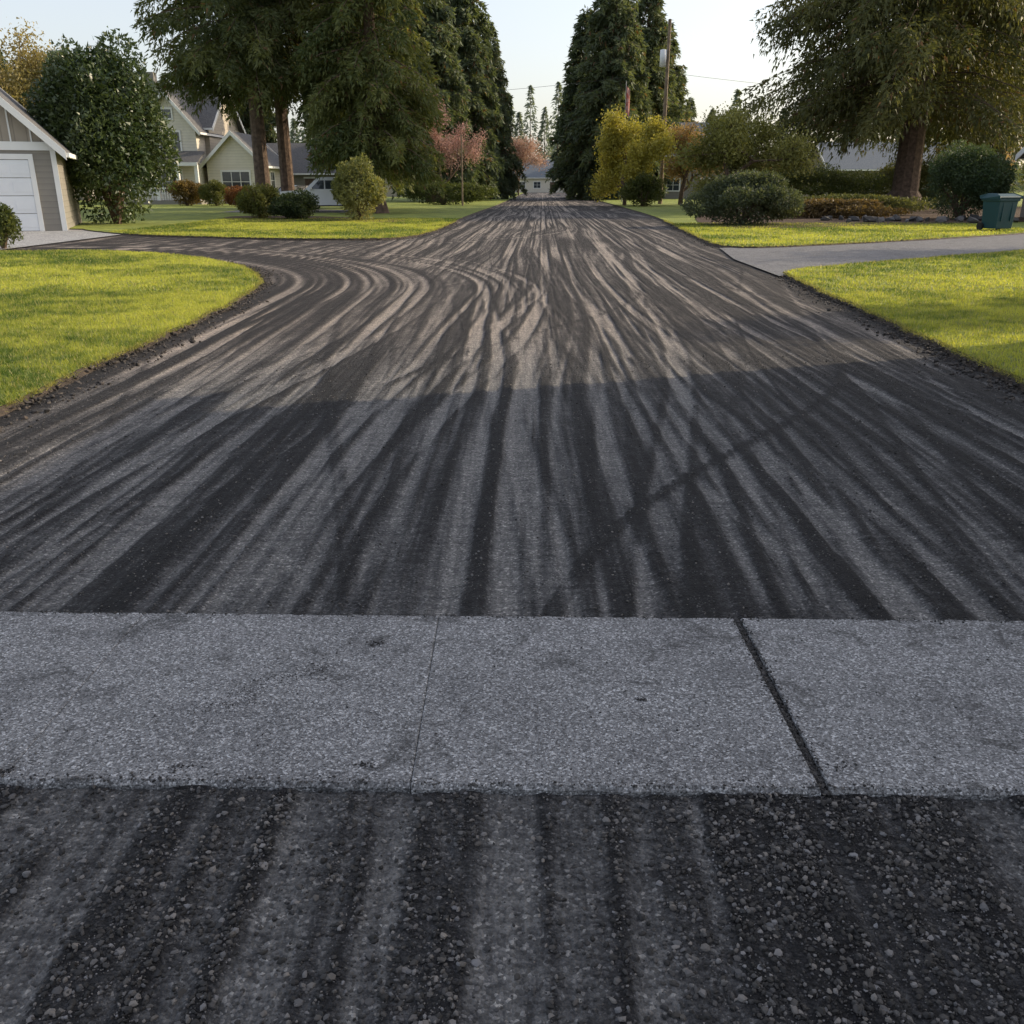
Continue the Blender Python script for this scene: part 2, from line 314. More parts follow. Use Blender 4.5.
def dust(X, Y):
    xr = X-YAW*Y
    w = xr+.3*(vn(Y*.09, 3.3)-.5)+.8*(vn(xr*.55, Y*.16)-.5)
    tm, r1 = turnmask(X, Y)
    s1 = (streak(w, Y)-.605)*1.9+.25
    arc = np.arctan2(np.maximum(Y-14.5, 0), X+12.5)*11+np.minimum(Y, 14.5)
    s2 = (streak(r1*.9+.25*(vn(arc*.15, 8.8)-.5), arc)-.605)*2.2+.20
    v = s1*(1-tm)+s2*tm
    tr = 0
    for (a, A, y0, sc, wd, st, sd) in TR:
        c = a+A*np.tanh((Y-y0)/sc)
        for off in (-.8, .8):
            k = st*np.clip(vn(Y*.22+sd, off+sd)*1.9-.35, 0, 1.3)
            tr = tr+band(xr-c-off, wd)*k*.62
            e = np.abs(np.abs(xr-c-off)-wd*1.35)
            tr = tr-np.exp(-(e/.03)**2)*k*.45
    for (a, A, y0, sc, wd, st, sd) in THIN:
        c = a+A*np.tanh((Y-y0)/sc); k = st*np.clip(vn(Y*.3+sd, sd)*2.2-.6, 0, 1.2); sg = 1 if sd > 40 else -1.2
        tr = tr+sg*band(xr-c, wd)*k*.55
    v = v+tr*(1-.85*tm)
    m1 = np.clip((Y-2)/9, 0, 1)*np.clip((15.0-r1)/2.5, 0, 1)
    tn = 0
    for (rr, wd, st, sd) in TURN:
        q = r1-rr-.7*(vn(X*.12+sd, Y*.12)-.5)
        k = m1*st*np.clip(vn(X*.16+sd, Y*.16)*2-.3, 0, 1.2)
        tn = tn+band(q, wd)*k*.72; e = np.abs(np.abs(q)-wd*1.5); tn = tn-np.exp(-(e/.04)**2)*k*.45
    r2 = rrf(X, Y, -12, 38, -1)
    m2 = np.clip((52-Y)/12, 0, 1)*np.clip((Y-23)/2, 0, 1)
    for (rr, wd, st, sd) in TURN2:
        q = r2-rr; k = m2*st*(.3+.9*vn(X*.3+sd, Y*.3)); tn = tn+band(q, wd)*k*.6; e = np.abs(np.abs(q)-wd*1.4); tn = tn-np.exp(-(e/.07)**2)*k*.4
    v = v+.08*np.exp(-((xr-.3)/2.0)**2)-.04
    v = v-.28*np.clip((np.abs(xr-.35)-3.3)/.7, 0, 1)*np.clip((17-Y)/4, .2, 1)
    v = v-.12*np.clip((-5-X)/3, 0, 1)
    v = v+tn
    v = v+(vn(X*1.1, Y*.45)-.5)*.36+(vn(X*5, Y*3.)-.5)*.18+(vn(X*14, Y*9.)-.5)*.10
    v = v+.08*np.clip((Y-14)/20, 0, 1)
    v = .5+.5*np.tanh((v-.43)*2.15)
    v = np.where(Y < 2.2, v*.85, v)
    return np.clip(v*.92, 0, 1)
SLR = -.02
def in_slab(X, Y): return (Y > 2.098+X*SLR) & (Y < 3.167+X*SLR)

# ---------------------------------------------------------------- ground sheets
g = MB(); g.add([(-1500, -300, -.08), (1500, -300, -.08), (1500, 2500, -.08), (-1500, 2500, -.08)], [(0, 1, 2, 3)]); g.obj('ground', [M_grass])
xs = np.concatenate([np.arange(-30, -14, .35), np.arange(-14, -5, .04), np.arange(-5, -3.4, .02), np.arange(-3.4, 4.6, .0125), np.arange(4.6, 6, .04), np.arange(6, 14, .2)])
ys = [-8.]
while ys[-1] < 420: ys.append(ys[-1]+(.4 if ys[-1] < .8 else max(.035, .0135*ys[-1])))
ys = np.array(ys); XX, YY = np.meshgrid(xs, ys)
D = dust(XX, YY); TM, _ = turnmask(XX, YY)
def zfun(X, Y, d):
    l = vn(X*22, Y*22)*.6+vn(X*45+7, Y*45)*.4
    return -.012+.012*vn(X*1.1, Y*.7)+(1-d)*.016+(1-d)*(l-.5)*.014-.010*d
Z = zfun(XX, YY, D)
Z = np.where((YY > 1.9) & (YY < 3.4), np.minimum(Z, .012), Z)
sun_dirt_tint = np.clip((YY-7.2)/4, 0, 1)*(.8+.3*np.clip(1-(XX+4.6)/3.5, 0, 1))  # stronger sunlight painted into the road colour beyond the foreground shadow
sun_dirt_tint = np.clip(sun_dirt_tint+(np.clip(1-np.abs(XX+3.6)/1.2, 0, 1)*.4), 0, 1)  # brownish dirt along the left edge
rd = MB(); nx, ny = len(xs), len(ys)
idx = np.arange(nx*ny).reshape(ny, nx)
F = np.stack([idx[:-1, :-1], idx[:-1, 1:], idx[1:, 1:], idx[1:, :-1]], -1).reshape(-1, 4)
C = np.stack([D.ravel(), sun_dirt_tint.ravel(), TM.ravel()], 1)
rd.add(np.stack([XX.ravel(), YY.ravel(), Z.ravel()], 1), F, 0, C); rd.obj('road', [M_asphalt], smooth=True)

def slab_obj():
    mb = MB()
    def slab(x0, x1, y0, y1, z1, b=.012):
        n = max(2, int((x1-x0)/.04)); xx = np.linspace(x0, x1, n); xx = np.sort(np.r_[xx, x0+.004, x1-.004]); n += 2
        rj = RS(int(abs(x0*100))+5)
        ya = y0+rj.normal(0, .003, n); yb = y1+rj.normal(0, .004, n)
        rows = [(ya, -.05), (ya, z1-b), (ya+b, z1), (yb-b, z1), (yb, z1-b), (yb, -.05)]
        V = []
        for yy, z in rows:
            zz = np.full(n, z)
            if z == z1: zz[0] -= .003; zz[-1] -= .003
            V.append(np.stack([xx, yy, zz], 1))
        V = np.concatenate(V); V[:, 1] += V[:, 0]*SLR
        F = [(r*n+i, r*n+i+1, (r+1)*n+i+1, (r+1)*n+i) for r in range(5) for i in range(n-1)]
        mb.add(V, F)
        for e in (0, n-1): mb.add(V[[e+k*n for k in range(6)]], [(0, 1, 4, 5)]); mb.add(V[[e+k*n for k in range(6)]], [(1, 2, 3, 4)])
    for (a, b) in [(-5.2, -2.73), (-2.7285, -1.443), (-1.4415, -.286), (-.284, .858), (.886, 2.04), (2.042, 3.2), (3.202, 5.3)]:
        slab(a, b, 2.10, 3.165, .022)
    return mb.obj('concrete_sidewalk', [M_conc])
slab_obj()

def smooth_poly(P, it=2):
    P = np.array(P, float)
    for _ in range(it):
        Q = np.roll(P, -1, 0); P = np.stack([P*.75+Q*.25, P*.25+Q*.75], 1).reshape(-1, 2)
    return P
def dens(P, step=.2, lim=40):
    out = []
    for a, b in zip(P, np.roll(P, -1, 0)):
        L = np.linalg.norm(b-a); n = max(1, int(L/step)) if min(abs(a[1]), abs(b[1])) < lim and L < 30 else 1
        for i in range(n): out.append(a+(b-a)*i/n)
    return np.array(out)
def area(P):
    x, y = P[:, 0], P[:, 1]; return .5*np.sum(x*np.roll(y, -1)-y*np.roll(x, -1))
def sheet(name, P, z, mat, skirt=None, jit=0, seed=1, sm=2):
    P = smooth_poly(P, sm) if sm else np.array(P, float)
    if area(P) < 0: P = P[::-1]
    P = dens(P)
    if jit:
        for fr, am in ((1.7, 1), (6, .5)):
            P = P+np.stack([vn(P[:, 0]*fr+seed, P[:, 1]*fr)-.5, vn(P[:, 1]*fr+seed+50, P[:, 0]*fr)-.5], 1)*jit*am
    n = len(P); mb = MB(); mb.add(np.c_[P, np.full(n, z)], [list(range(n))], 0)
    if skirt:
        T = np.roll(P, -1, 0)-np.roll(P, 1, 0); no = nrm(np.stack([T[:, 1], -T[:, 0]], 1))
        rj = RS(seed); w = skirt*(.5+1.0*rj.rand(n))[:, None]
        V = np.concatenate([np.c_[P, np.full(n, z-.004)], np.c_[P+no*.02, np.full(n, z-.03)], np.c_[P+no*w, np.full(n, -.03)]])
        F = [(r*n+i, (r+1)*n+i, (r+1)*n+(i+1) % n, r*n+(i+1) % n) for r in range(2) for i in range(n)]
        mb.add(V, F, 1)
    mb.obj(name, [mat, M_soil]); return P
LN = [(-3.45, -6), (-3.6, 2), (-3.72, 5), (-3.79, 6.51), (-3.85, 7.87), (-3.85, 9.61), (-3.89, 11.96), (-4.05, 14.24), (-4.41, 16.3), (-5.45, 18.8), (-7.41, 21.6), (-10.5, 23.6), (-12.45, 22.9), (-30, 21), (-30, -6)]
LF = [(-14.5, 33), (-12.1, 31.0), (-9, 29.6), (-7.18, 29.0), (-5, 28.6), (-3.6, 29.2), (-3.0, 31.5), (-2.72, 35.65), (-2.38, 53.8), (-1.3, 73.5), (.5, 135), (2.5, 200), (6, 300), (-120, 300), (-120, 60), (-40, 39), (-17, 36.5)]
RN = [(4.0, -6), (4.1, 3), (4.29, 7.45), (4.55, 10.66), (4.85, 14.5), (4.98, 16.4), (5.25, 17.7), (6.2, 18.6), (12.8, 23.4), (30, 35.5), (45, 35), (45, -6)]
RF = [(5.6, 24.3), (5.82, 29.06), (7.2, 45), (8.0, 64), (9.2, 100), (11.0, 150), (14, 300), (140, 300), (140, 45), (32, 45), (17.1, 31.4), (8, 25.4)]
pLN = sheet('lawn', LN, .065, M_grass, .11, .10, 3)
pLF = sheet('lawn', LF, .065, M_grass, .12, .10, 4)
pRN = sheet('lawn', RN, .07, M_grass, .10, .10, 5)
pRF = sheet('lawn', RF, .075, M_grass, .14, .10, 6)
sheet('concrete_driveway', [(-40, 23.0), (-13.2, 23.9), (-13.2, 32.5), (-15, 34.2), (-16, 40), (-40, 40)], .03, M_apron, None, 0, 1, 0)
sheet('driveway', [(4.9, 17.0), (6.2, 18.0), (12.8, 22.9), (33, 36), (33, 45.5), (17, 32), (8, 25.8), (5.5, 24.8), (5.0, 21)], .032, M_oldasph, None, 0, 2, 0)
sheet('planting_bed', [(-13, 43), (-9, 42.5), (-5, 40.6), (-4.6, 43.5), (-8, 47.5), (-12, 50), (-15, 49)], .085, M_mulch)
sheet('planting_bed', [(7.2, 35.5), (11, 35.2), (14, 37.5), (20, 40), (32, 47), (40, 80), (18, 76), (9.5, 50)], .095, M_mulch)

# ---------------------------------------------------------------- gravel
def ico():
    t = (1+5**.5)/2
    V = np.array([(-1, t, 0), (1, t, 0), (-1, -t, 0), (1, -t, 0), (0, -1, t), (0, 1, t), (0, -1, -t), (0, 1, -t), (t, 0, -1), (t, 0, 1), (-t, 0, -1), (-t, 0, 1)], float)
    F = np.array([(0, 11, 5), (0, 5, 1), (0, 1, 7), (0, 7, 10), (0, 10, 11), (1, 5, 9), (5, 11, 4), (11, 10, 2), (10, 7, 6), (7, 1, 8), (3, 9, 4), (3, 4, 2), (3, 2, 6), (3, 6, 8), (3, 8, 9), (4, 9, 5), (2, 4, 11), (6, 2, 10), (8, 6, 7), (9, 8, 1)])
    return V/np.linalg.norm(V[0]), F
IV, IF = ico()
def stones(mb, rng, P, S, C):
    n = len(P); V = IV[None]*(1+rng.normal(0, .19, (n, 12, 1)))
    sc = .6+.8*rng.rand(n, 1, 3); V = V*sc; a = rng.rand(n)*6.28; ca, sa = np.cos(a)[:, None], np.sin(a)[:, None]
    x = V[:, :, 0]*ca-V[:, :, 1]*sa; y = V[:, :, 0]*sa+V[:, :, 1]*ca; V = np.stack([x, y, V[:, :, 2]*.75], -1)*S[:, None, None]+P[:, None]
    F = (IF[None]+np.arange(n)[:, None, None]*12).reshape(-1, 3)
    mb.add(V.reshape(-1, 3), F, 0, np.repeat(C, 12, 0))
def gravel_cols(rng, n, lo=.014, hi=.17):
    k = lo+(hi-lo)*rng.rand(n)**3; t = rng.rand(n)
    return np.stack([k*(1+.15*t), k*(1+.03*t), k*(1.06-.14*t)], 1)
rng = RS(5); mb = MB()
def scatter(n, x0, x1, y0, y1, s0, s1, power=1.5, k=1.3, pw=3):
    X = rng.uniform(x0, x1, n); Y = rng.uniform(y0, y1, n); d = dust(X, Y)
    clump = .35+1.3*vn(X*6, Y*4)*vn(X*17, Y*15)*1.6
    keep = rng.rand(n) < np.clip(1.1-d*k, .05, 1)**power*clump
    keep &= ~in_slab(X, Y)
    X, Y, d = X[keep], Y[keep], d[keep]; m = len(X); S = s0+(s1-s0)*rng.rand(m)**pw
    P = np.stack([X, Y, zfun(X, Y, d)+S*.25], 1); stones(mb, rng, P, S, gravel_cols(rng, m))
scatter(100000, -1.9, 1.9, 1.0, 2.15, .0018, .0088, k=1.25, pw=3.4)
scatter(32000, -3.6, 3.9, 3.1, 5.0, .0025, .0065, pw=4)
scatter(18000, -4, 4.3, 5.0, 9, .004, .008, pw=4)
m = 1500; X = rng.uniform(-2.6, 2.6, m); side = rng.rand(m) < .5
Y = np.where(side, 2.10+np.abs(rng.normal(0, .018, m)), 3.165-np.abs(rng.normal(0, .016, m)))+X*SLR
S = .0015+.0035*rng.rand(m)**2; stones(mb, rng, np.stack([X, Y, S*.4+.022], 1), S, gravel_cols(rng, m, .015, .1))
m = 1100; X = .872+rng.normal(0, .011, m); Y = rng.uniform(2.08, 3.15, m); S = .003+.005*rng.rand(m); stones(mb, rng, np.stack([X, Y, np.where(abs(X-.872) < .012, .010, .0225)], 1), S*np.where(abs(X-.872) < .012, 1, .5), gravel_cols(rng, m, .01, .06))
m = 260; X = rng.uniform(-2.4, 2.6, m); Y = rng.uniform(2.15, 3.05, m); S = .0012+.0025*rng.rand(m); stones(mb, rng, np.stack([X, Y, S*.5+.022], 1), S, gravel_cols(rng, m, .01, .2))
for (cx, cy, q) in [(-.50, 2.93, .022), (-.42, 2.2, .018), (-.95, 2.19, .02), (-1.45, 2.17, .015), (.42, 2.55, .012), (.95, 2.2, .03)]:
    m = 26; S = .0015+.004*rng.rand(m)**2; stones(mb, rng, np.stack([cx+rng.normal(0, q, m), cy+rng.normal(0, q*.5, m), S*.3+.022], 1), S, gravel_cols(rng, m, .01, .04))
# thin trail of spilled black crumbs across one slab
m = 420; t = rng.rand(m); X = -.98+.30*t+rng.normal(0, .035, m)+.05*np.sin(t*9); Y = 2.48+.30*t+rng.normal(0, .02, m); S = .0009+.0016*rng.rand(m)
stones(mb, rng, np.stack([X, Y, S*.3+.022], 1), S, gravel_cols(rng, m, .01, .05))
for P, k, lim in ((pLN, 9000, 24), (pRN, 8000, 22), (pRF, 2500, 60), (pLF, 2500, 60)):
    Q = P[(P[:, 1] > 3) & (P[:, 1] < lim) & (np.abs(P[:, 0]) < 11)]
    bi = rng.choice(len(Q), k); off = np.abs(rng.normal(0, .15, k))+.02
    cx = -1 if Q[:, 0].mean() < 0 else 1
    X = Q[bi, 0]-cx*off*.9+rng.normal(0, .04, k); Y = Q[bi, 1]+rng.uniform(-.15, .15, k)+np.where(Q[bi, 1] > 17, off*.7*(1 if P is pLN else -1 if P is pLF or P is pRF else 1), 0)
    S = .004+.020*rng.rand(k)**5; z = np.clip(.05-off*.45, .004, .05); stones(mb, rng, np.stack([X, Y, S*.2+z], 1), S, gravel_cols(rng, k, .012, .07)*np.array([1.15, 1, .88]))
mb.obj('gravel', [M_stone])

# ---------------------------------------------------------------- grass
def inpoly(P, X, Y):
    r = np.zeros(len(X), bool)
    for (x0, y0), (x1, y1) in zip(P, np.roll(P, -1, 0)):
        if y0 == y1: continue
        c = ((y0 > Y) != (y1 > Y)) & (X < (x1-x0)*(Y-y0)/(y1-y0)+x0); r ^= c
    return r
gm = MB(); rng = RS(11)
def blades(P, z, n, x0, x1, y0, y1, L, W):
    X = rng.uniform(x0, x1, n); Y = rng.uniform(y0, y1, n)
    k = inpoly(P, X, Y) & (np.abs(X) < .62*Y+1.5); X, Y = X[k], Y[k]; n = len(X)
    tone = np.clip(.50+(vn(X*.45, Y*.45)-.5)*1.5+(vn(X*2.6, Y*2.6)-.5)*.9+(vn(X*9, Y*9)-.5)*.7+rng.normal(0, .18, n), 0, 1)[:, None]
    Cc = np.array((.07, .12, .025))*(1-tone)+np.array((.42, .435, .09))*tone
    dry = rng.rand(n) < .08; Cc[dry] = (.38, .33, .16)
    D = rng.normal(0, .55, (n, 3)); D[:, 2] = 1; D = nrm(D); ll = L*(.6+.8*rng.rand(n))[:, None]; th = rng.rand(n)*6.28
    S = np.stack([np.cos(th), np.sin(th), th*0], 1)*W*(.7+.6*rng.rand(n))[:, None]*.5
    B = np.stack([X, Y, np.full(n, z-.004)], 1)
    V = np.stack([B-S, B+S, B+D*ll], 1).reshape(-1, 3)
    gm.add(V, np.arange(3*n).reshape(n, 3), 0, np.repeat(Cc, 3, 0))
blades(pLN, .065, 150000, -9, -3.5, 5, 14, .045, .009)
blades(pLN, .065, 100000, -14, -4, 14, 24, .05, .016)
blades(pRN, .07, 90000, 3.9, 9, 6, 14, .045, .009)
blades(pRN, .07, 80000, 4.5, 15, 14, 25, .05, .016)
blades(pLF, .065, 70000, -14, -2, 28, 46, .06, .03)
blades(pRF, .075, 50000, 5, 19, 24, 40, .06, .03)
def edgegrass(P, z, n, lim, L=.05, W=.009):
    Q = P[(P[:, 1] > 3) & (P[:, 1] < lim) & (np.abs(P[:, 0]) < 13)]; bi = rng.choice(len(Q), n)
    B = np.c_[Q[bi]+rng.normal(0, .035, (n, 2))+rng.uniform(-.1, .1, (n, 1))*np.array([[0, 1]]), np.full(n, z-.012)]
    D = rng.normal(0, .8, (n, 3)); D[:, 2] = .5; D = nrm(D); th = rng.rand(n)*6.28; S = np.stack([np.cos(th), np.sin(th), th*0], 1)*W*.5
    t = rng.rand(n)[:, None]; Cc = np.array((.12, .15, .03))*(1-t)+np.array((.40, .36, .12))*t
    gm.add(np.stack([B-S, B+S, B+D*L*(.5+rng.rand(n))[:, None]], 1).reshape(-1, 3), np.arange(3*n).reshape(n, 3), 0, np.repeat(Cc, 3, 0))
edgegrass(pLN, .065, 12000, 25); edgegrass(pRN, .07, 12000, 24); edgegrass(pRF, .075, 3000, 50, .07, .02); edgegrass(pLF, .065, 3000, 50, .07, .02)
gm.obj('grass', [M_grassblade])

# ---------------------------------------------------------------- vegetation placing
def place(mesh_or_mb, name, x, y, mats=None, rot=0, sc=1, z=.05):
    me = mesh_or_mb.mesh(name, mats) if isinstance(mesh_or_mb, MB) else mesh_or_mb
    o = bpy.data.objects.new(name, me); o.location = (x, y, z); o.rotation_euler = (0, 0, rot)
    o.scale = (sc, sc, sc) if not isinstance(sc, tuple) else sc; COL.objects.link(o); return o
LM = [M_bark, M_leaf]
bigfir = conifer(1, 29, 7.4, 7.8, .45, 180, 66000, rise=.12, droop=.45, leafL=.30, leafW=.10, hang=.9, pw=.55, ca=(.05, .072, .035), cb=(.16, .17, .065)).mesh('fir', LM)
denfir = conifer(2, 28, 5.0, 3.0, .4, 280, 90000, rise=.15, droop=.6, leafL=.27, leafW=.10, hang=.9, pw=.58, ca=(.05, .08, .035), cb=(.18, .19, .065)).mesh('fir', LM)
farfir = conifer(3, 22, 5.6, 1.5, .35, 360, 56000, rise=.2, droop=.6, leafL=.42, leafW=.18, hang=.7, pw=.75, ca=(.06, .085, .055), cb=(.15, .175, .09)).mesh('fir', LM)
farfir2 = conifer(4, 22, 4.6, 2.0, .35, 320, 48000, rise=.25, droop=.65, leafL=.42, leafW=.18, hang=.7, pw=.68, ca=(.06, .085, .055), cb=(.14, .17, .095)).mesh('fir', LM)
bigced = conifer(5, 27, 12.8, 6.6, .85, 350, 130000, rise=.12, droop=.42, leafL=.32, leafW=.12, hang=1.5, pw=.48, ca=(.05, .065, .03), cb=(.17, .165, .06), flare=2.2).mesh('cedar', LM)
place(bigfir, 'fir_tree', -15.1, 58)
place(bigfir, 'fir_tree', -14.2, 60.5, rot=2.2, sc=.97)
place(denfir, 'fir_tree', -7.7, 55)
place(denfir, 'fir_tree', -9.6, 68, rot=1.3, sc=1.0)
place(farfir2, 'fir_tree', -4.8, 100, rot=.4, sc=(1.05, 1.05, 1.15))
place(farfir, 'fir_tree', -2.4, 112, rot=1.4, sc=(.78, .78, .85))
place(farfir2, 'fir_tree', -7.8, 92, rot=2.0, sc=(1.05, 1.05, 1.1))
place(farfir, 'fir_tree', 11.0, 108, rot=.9, sc=(1.15, 1.15, 1.16))
place(farfir, 'fir_tree', 15.6, 116, rot=3.1, sc=(1.2, 1.2, 1.12))
place(farfir2, 'fir_tree', 8.8, 120, rot=3.9, sc=(1.1, 1.1, .97))
place(farfir, 'fir_tree', 18.8, 122, rot=5.1, sc=(1.05, 1.05, .92))
place(farfir2, 'fir_tree', 13.2, 128, rot=1.1, sc=(1.2, 1.2, 1.15))
place(bigced, 'cedar_tree', 26.2, 64)
place(bigced, 'cedar_tree', 39, 78, rot=2.5, sc=.95)
place(farfir, 'fir_tree', -30, 112, rot=.3, sc=.9); place(farfir2, 'fir_tree', -41, 125, rot=.7, sc=.8)
place(farfir2, 'fir_tree', -56, 118, rot=1.7, sc=.75); place(farfir, 'fir_tree', -63, 122, rot=2.7, sc=.82)
place(farfir2, 'fir_tree', 25, 138, rot=2.7, sc=.6); place(farfir, 'fir_tree', 29, 142, rot=.7, sc=.55)

place(shrub(12, 2.7, 2.5, 6.3, 52000, .17, .08, (.025, .05, .018), (.10, .13, .05), nb=50), 'holly_tree', -16.7, 40.0, [M_bark, M_gloss])
place(shrub(13, .55, .5, 1.15, 5000, .07, .035, (.04, .06, .02), (.13, .15, .05)), 'shrub', -13.35, 24.6, LM)
place(shrub(14, 1.05, 1.0, 1.75, 13000, .09, .045, (.05, .07, .02), (.21, .21, .06)), 'shrub', -12.2, 46, LM)
place(shrub(15, 1.2, .9, 1.2, 11000, .09, .045, (.02, .04, .016), (.07, .09, .04)), 'shrub', -10.2, 45, LM)
place(shrub(16, 1.15, 1.1, 2.6, 15000, .10, .055, (.07, .09, .03), (.36, .35, .14)), 'shrub', -6.9, 43, LM)
place(shrub(17, 2.3, 1.7, 2.0, 30000, .10, .05, (.03, .045, .028), (.13, .15, .09)), 'shrub', 9.3, 38.3, LM)
place(shrub(18, 2.1, 1.9, 3.2, 32000, .10, .05, (.025, .05, .025), (.09, .12, .06), nb=34), 'shrub', 21.0, 44.5, LM)
place(shrub(19, 4.5, 1.3, 1.1, 20000, .11, .05, (.04, .06, .025), (.16, .16, .06)), 'hedge', 18.5, 50, LM)
place(shrub(20, 5, 1.4, 1.2, 20000, .12, .05, (.04, .055, .025), (.14, .13, .05)), 'hedge', 29, 70, LM)
place(shrub(31, 3.5, 1.2, .8, 12000, .12, .06, (.08, .06, .03), (.19, .13, .06)), 'hedge', 16, 46, LM)
place(shrub(34, 7, 1.8, 2.9, 30000, .14, .07, (.04, .06, .03), (.15, .17, .06), nb=40), 'hedge', 25, 82, LM)
place(shrub(35, 6, 1.8, 3.4, 24000, .15, .07, (.05, .06, .03), (.18, .18, .07), nb=40), 'hedge', 36, 84, LM)
place(shrub(21, 1.2, 1.0, 1.4, 7000, .12, .06, (.14, .06, .03), (.26, .12, .05)), 'shrub', -20.5, 72, LM)
place(shrub(22, 1.3, 1.1, 1.7, 7000, .12, .06, (.05, .07, .02), (.16, .16, .05)), 'shrub', -23, 74, LM)
place(shrub(36, 1.5, 1.1, 1.9, 9000, .12, .06, (.10, .07, .03), (.24, .17, .06)), 'shrub', -25.6, 75, LM)
place(shrub(23, 1.6, 1.4, 2.4, 12000, .12, .07, (.04, .06, .02), (.12, .13, .04)), 'shrub', 9.9, 72, LM)
place(shrub(24, 4, 1.5, 1.8, 12000, .14, .07, (.04, .06, .02), (.11, .13, .04)), 'hedge', -5.5, 78, LM)
place(deciduous(41, 6.6, 3.0, 85, .16, .10, (.22, .21, .04), (.50, .44, .11), sig=.34), 'maple_tree', 9.0, 76, LM)
place(deciduous(42, 5.8, 2.6, 45, .15, .09, (.26, .17, .09), (.42, .30, .16), sig=.3), 'maple_tree', 13.8, 78, LM)
place(deciduous(43, 5.3, 3.2, 85, .14, .08, (.11, .12, .035), (.30, .29, .10), sig=.36), 'maple_tree', 12.8, 56, LM)
place(deciduous(44, 8.6, 2.9, 55, .13, .05, (.34, .20, .18), (.55, .36, .32), sig=.3), 'cherry_tree', -6.0, 84, [M_bark, M_pink])
place(deciduous(45, 8.5, 3.6, 40, .2, .1, (.34, .21, .15), (.52, .36, .27), sig=.4), 'cherry_tree', 1.0, 150, [M_bark, M_pink])
place(deciduous(46, 15, 6, 60, .25, .14, (.20, .16, .07), (.34, .28, .13), tr=.25, sig=.6), 'maple_tree', -47, 92, LM)
place(deciduous(47, 13, 5, 60, .25, .14, (.18, .15, .06), (.32, .27, .12), tr=.25, sig=.6), 'maple_tree', -41, 92, LM)
place(deciduous(50, 7, 3, 50, .18, .10, (.24, .15, .08), (.40, .27, .14), sig=.4), 'maple_tree', 14.5, 150, LM)
# out-of-view trees added on the right to shade the lawn and driveway
place(deciduous(48, 4.6, 1.8, 60, .10, .06, (.12, .13, .03), (.27, .25, .07), tr=.07, sig=.25), 'maple_tree', 12.6, 13.2, LM)
place(deciduous(49, 8.5, 3.0, 36, .16, .10, (.12, .13, .03), (.27, .25, .07), sig=.45), 'maple_tree', 22.5, 26.5, LM)
def distant():
    rng = RS(77); mb = MB()
    for i in range(150):
        y = rng.uniform(165, 330); x = rng.uniform(-.75, .75)*y
        if i >= 130: y = rng.uniform(250, 320); x = YAW*y+rng.uniform(-45, 45)
        elif abs(x-YAW*y-1) < 16 and y < 250: x += 34*np.sign(x-YAW*y-1)
        H = rng.uniform(13, 24) if abs(x) > 20 else rng.uniform(18, 30); R = H*.19; n = 1300
        f = rng.rand(n)**1.3; a = rng.rand(n)*6.28; r = R*(1-f)**.9*(.35+.65*rng.rand(n))*(1+.25*np.sin(f*40+a*2))
        P = np.stack([x+np.cos(a)*r, y+np.sin(a)*r, 1+f*(H-1)-r*.25], 1)
        Dd = np.stack([np.cos(a), np.sin(a), -.5+0*a], 1)+rng.normal(0, .3, (n, 3))
        b = rng.rand(n)[:, None]*.6+rng.rand()*.4
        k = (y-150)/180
        Cc = np.array((.07, .095, .065))*(1-b)+np.array((.14, .17, .10))*b; Cc = Cc*(1-.45*k)+np.array((.27, .31, .33))*.45*k  # bluish aerial haze painted into the leaf colour with distance
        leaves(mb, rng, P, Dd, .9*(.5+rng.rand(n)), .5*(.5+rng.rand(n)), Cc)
        tube(mb, [(x, y, 0), (x, y, H)], [.3, .03], 5, 0)
    for i in range(70):
        y = rng.uniform(150, 260); x = rng.uniform(-.7, .7)*y
        if abs(x-YAW*y-1) < 14: x += 28*np.sign(x-YAW*y-1)
        h = rng.uniform(4, 9); r = h*.45; col = [((.10, .11, .04), (.22, .21, .08)), ((.2, .13, .08), (.34, .24, .15)), ((.06, .08, .035), (.14, .16, .06))][i % 3]
        blob_leaves(mb, rng, [(x+rng.normal(0, r*.4), y+rng.normal(0, r*.4), h*rng.uniform(.35, .75), r*.55, r*.55, h*.3) for _ in range(7)], 1400, .5, .4, *col)
    mb.obj('distant_trees', LM)
distant()

# ---------------------------------------------------------------- construction helpers
def empty(name, loc=(0, 0, 0), rz=0):
    e = bpy.data.objects.new(name, None); e.location = loc; e.rotation_euler = (0, 0, rz); COL.objects.link(e); return e
def box(par, name, x0, x1, y0, y1, z0, z1, mat, bev=0):
    mb = MB(); V = [(x, y, z) for z in (z0, z1) for y in (y0, y1) for x in (x0, x1)]
    mb.add(V, [(0, 2, 3, 1), (4, 5, 7, 6), (0, 1, 5, 4), (2, 6, 7, 3), (0, 4, 6, 2), (1, 3, 7, 5)])
    o = mb.obj(name, [mat], parent=par)
    if bev: md = o.modifiers.new('b', 'BEVEL'); md.width = bev; md.segments = 3
    return o
def prism(par, name, prof, w0, w1, mat, axis='Y', tops=None, bev=0, smooth=False):
    n = len(prof); ins = tops or [0]*n; V = []
    for w, s in ((w0, 1), (w1, -1)):
        for (a, z), i in zip(prof, ins):
            V.append((a, w+s*i, z) if axis == 'Y' else (w+s*i, a, z))
    F = [(i, (i+1) % n, n+(i+1) % n, n+i) for i in range(n)]
    mb = MB(); mb.add(V, F); mb.f.append((np.array([list(range(n))]), 0)); mb.f.append((np.array([list(range(n, 2*n))[::-1]]), 0))
    o = mb.obj(name, [mat], parent=par)
    if bev: md = o.modifiers.new('b', 'BEVEL'); md.width = bev; md.segments = 3; md.limit_method = 'ANGLE'
    return o
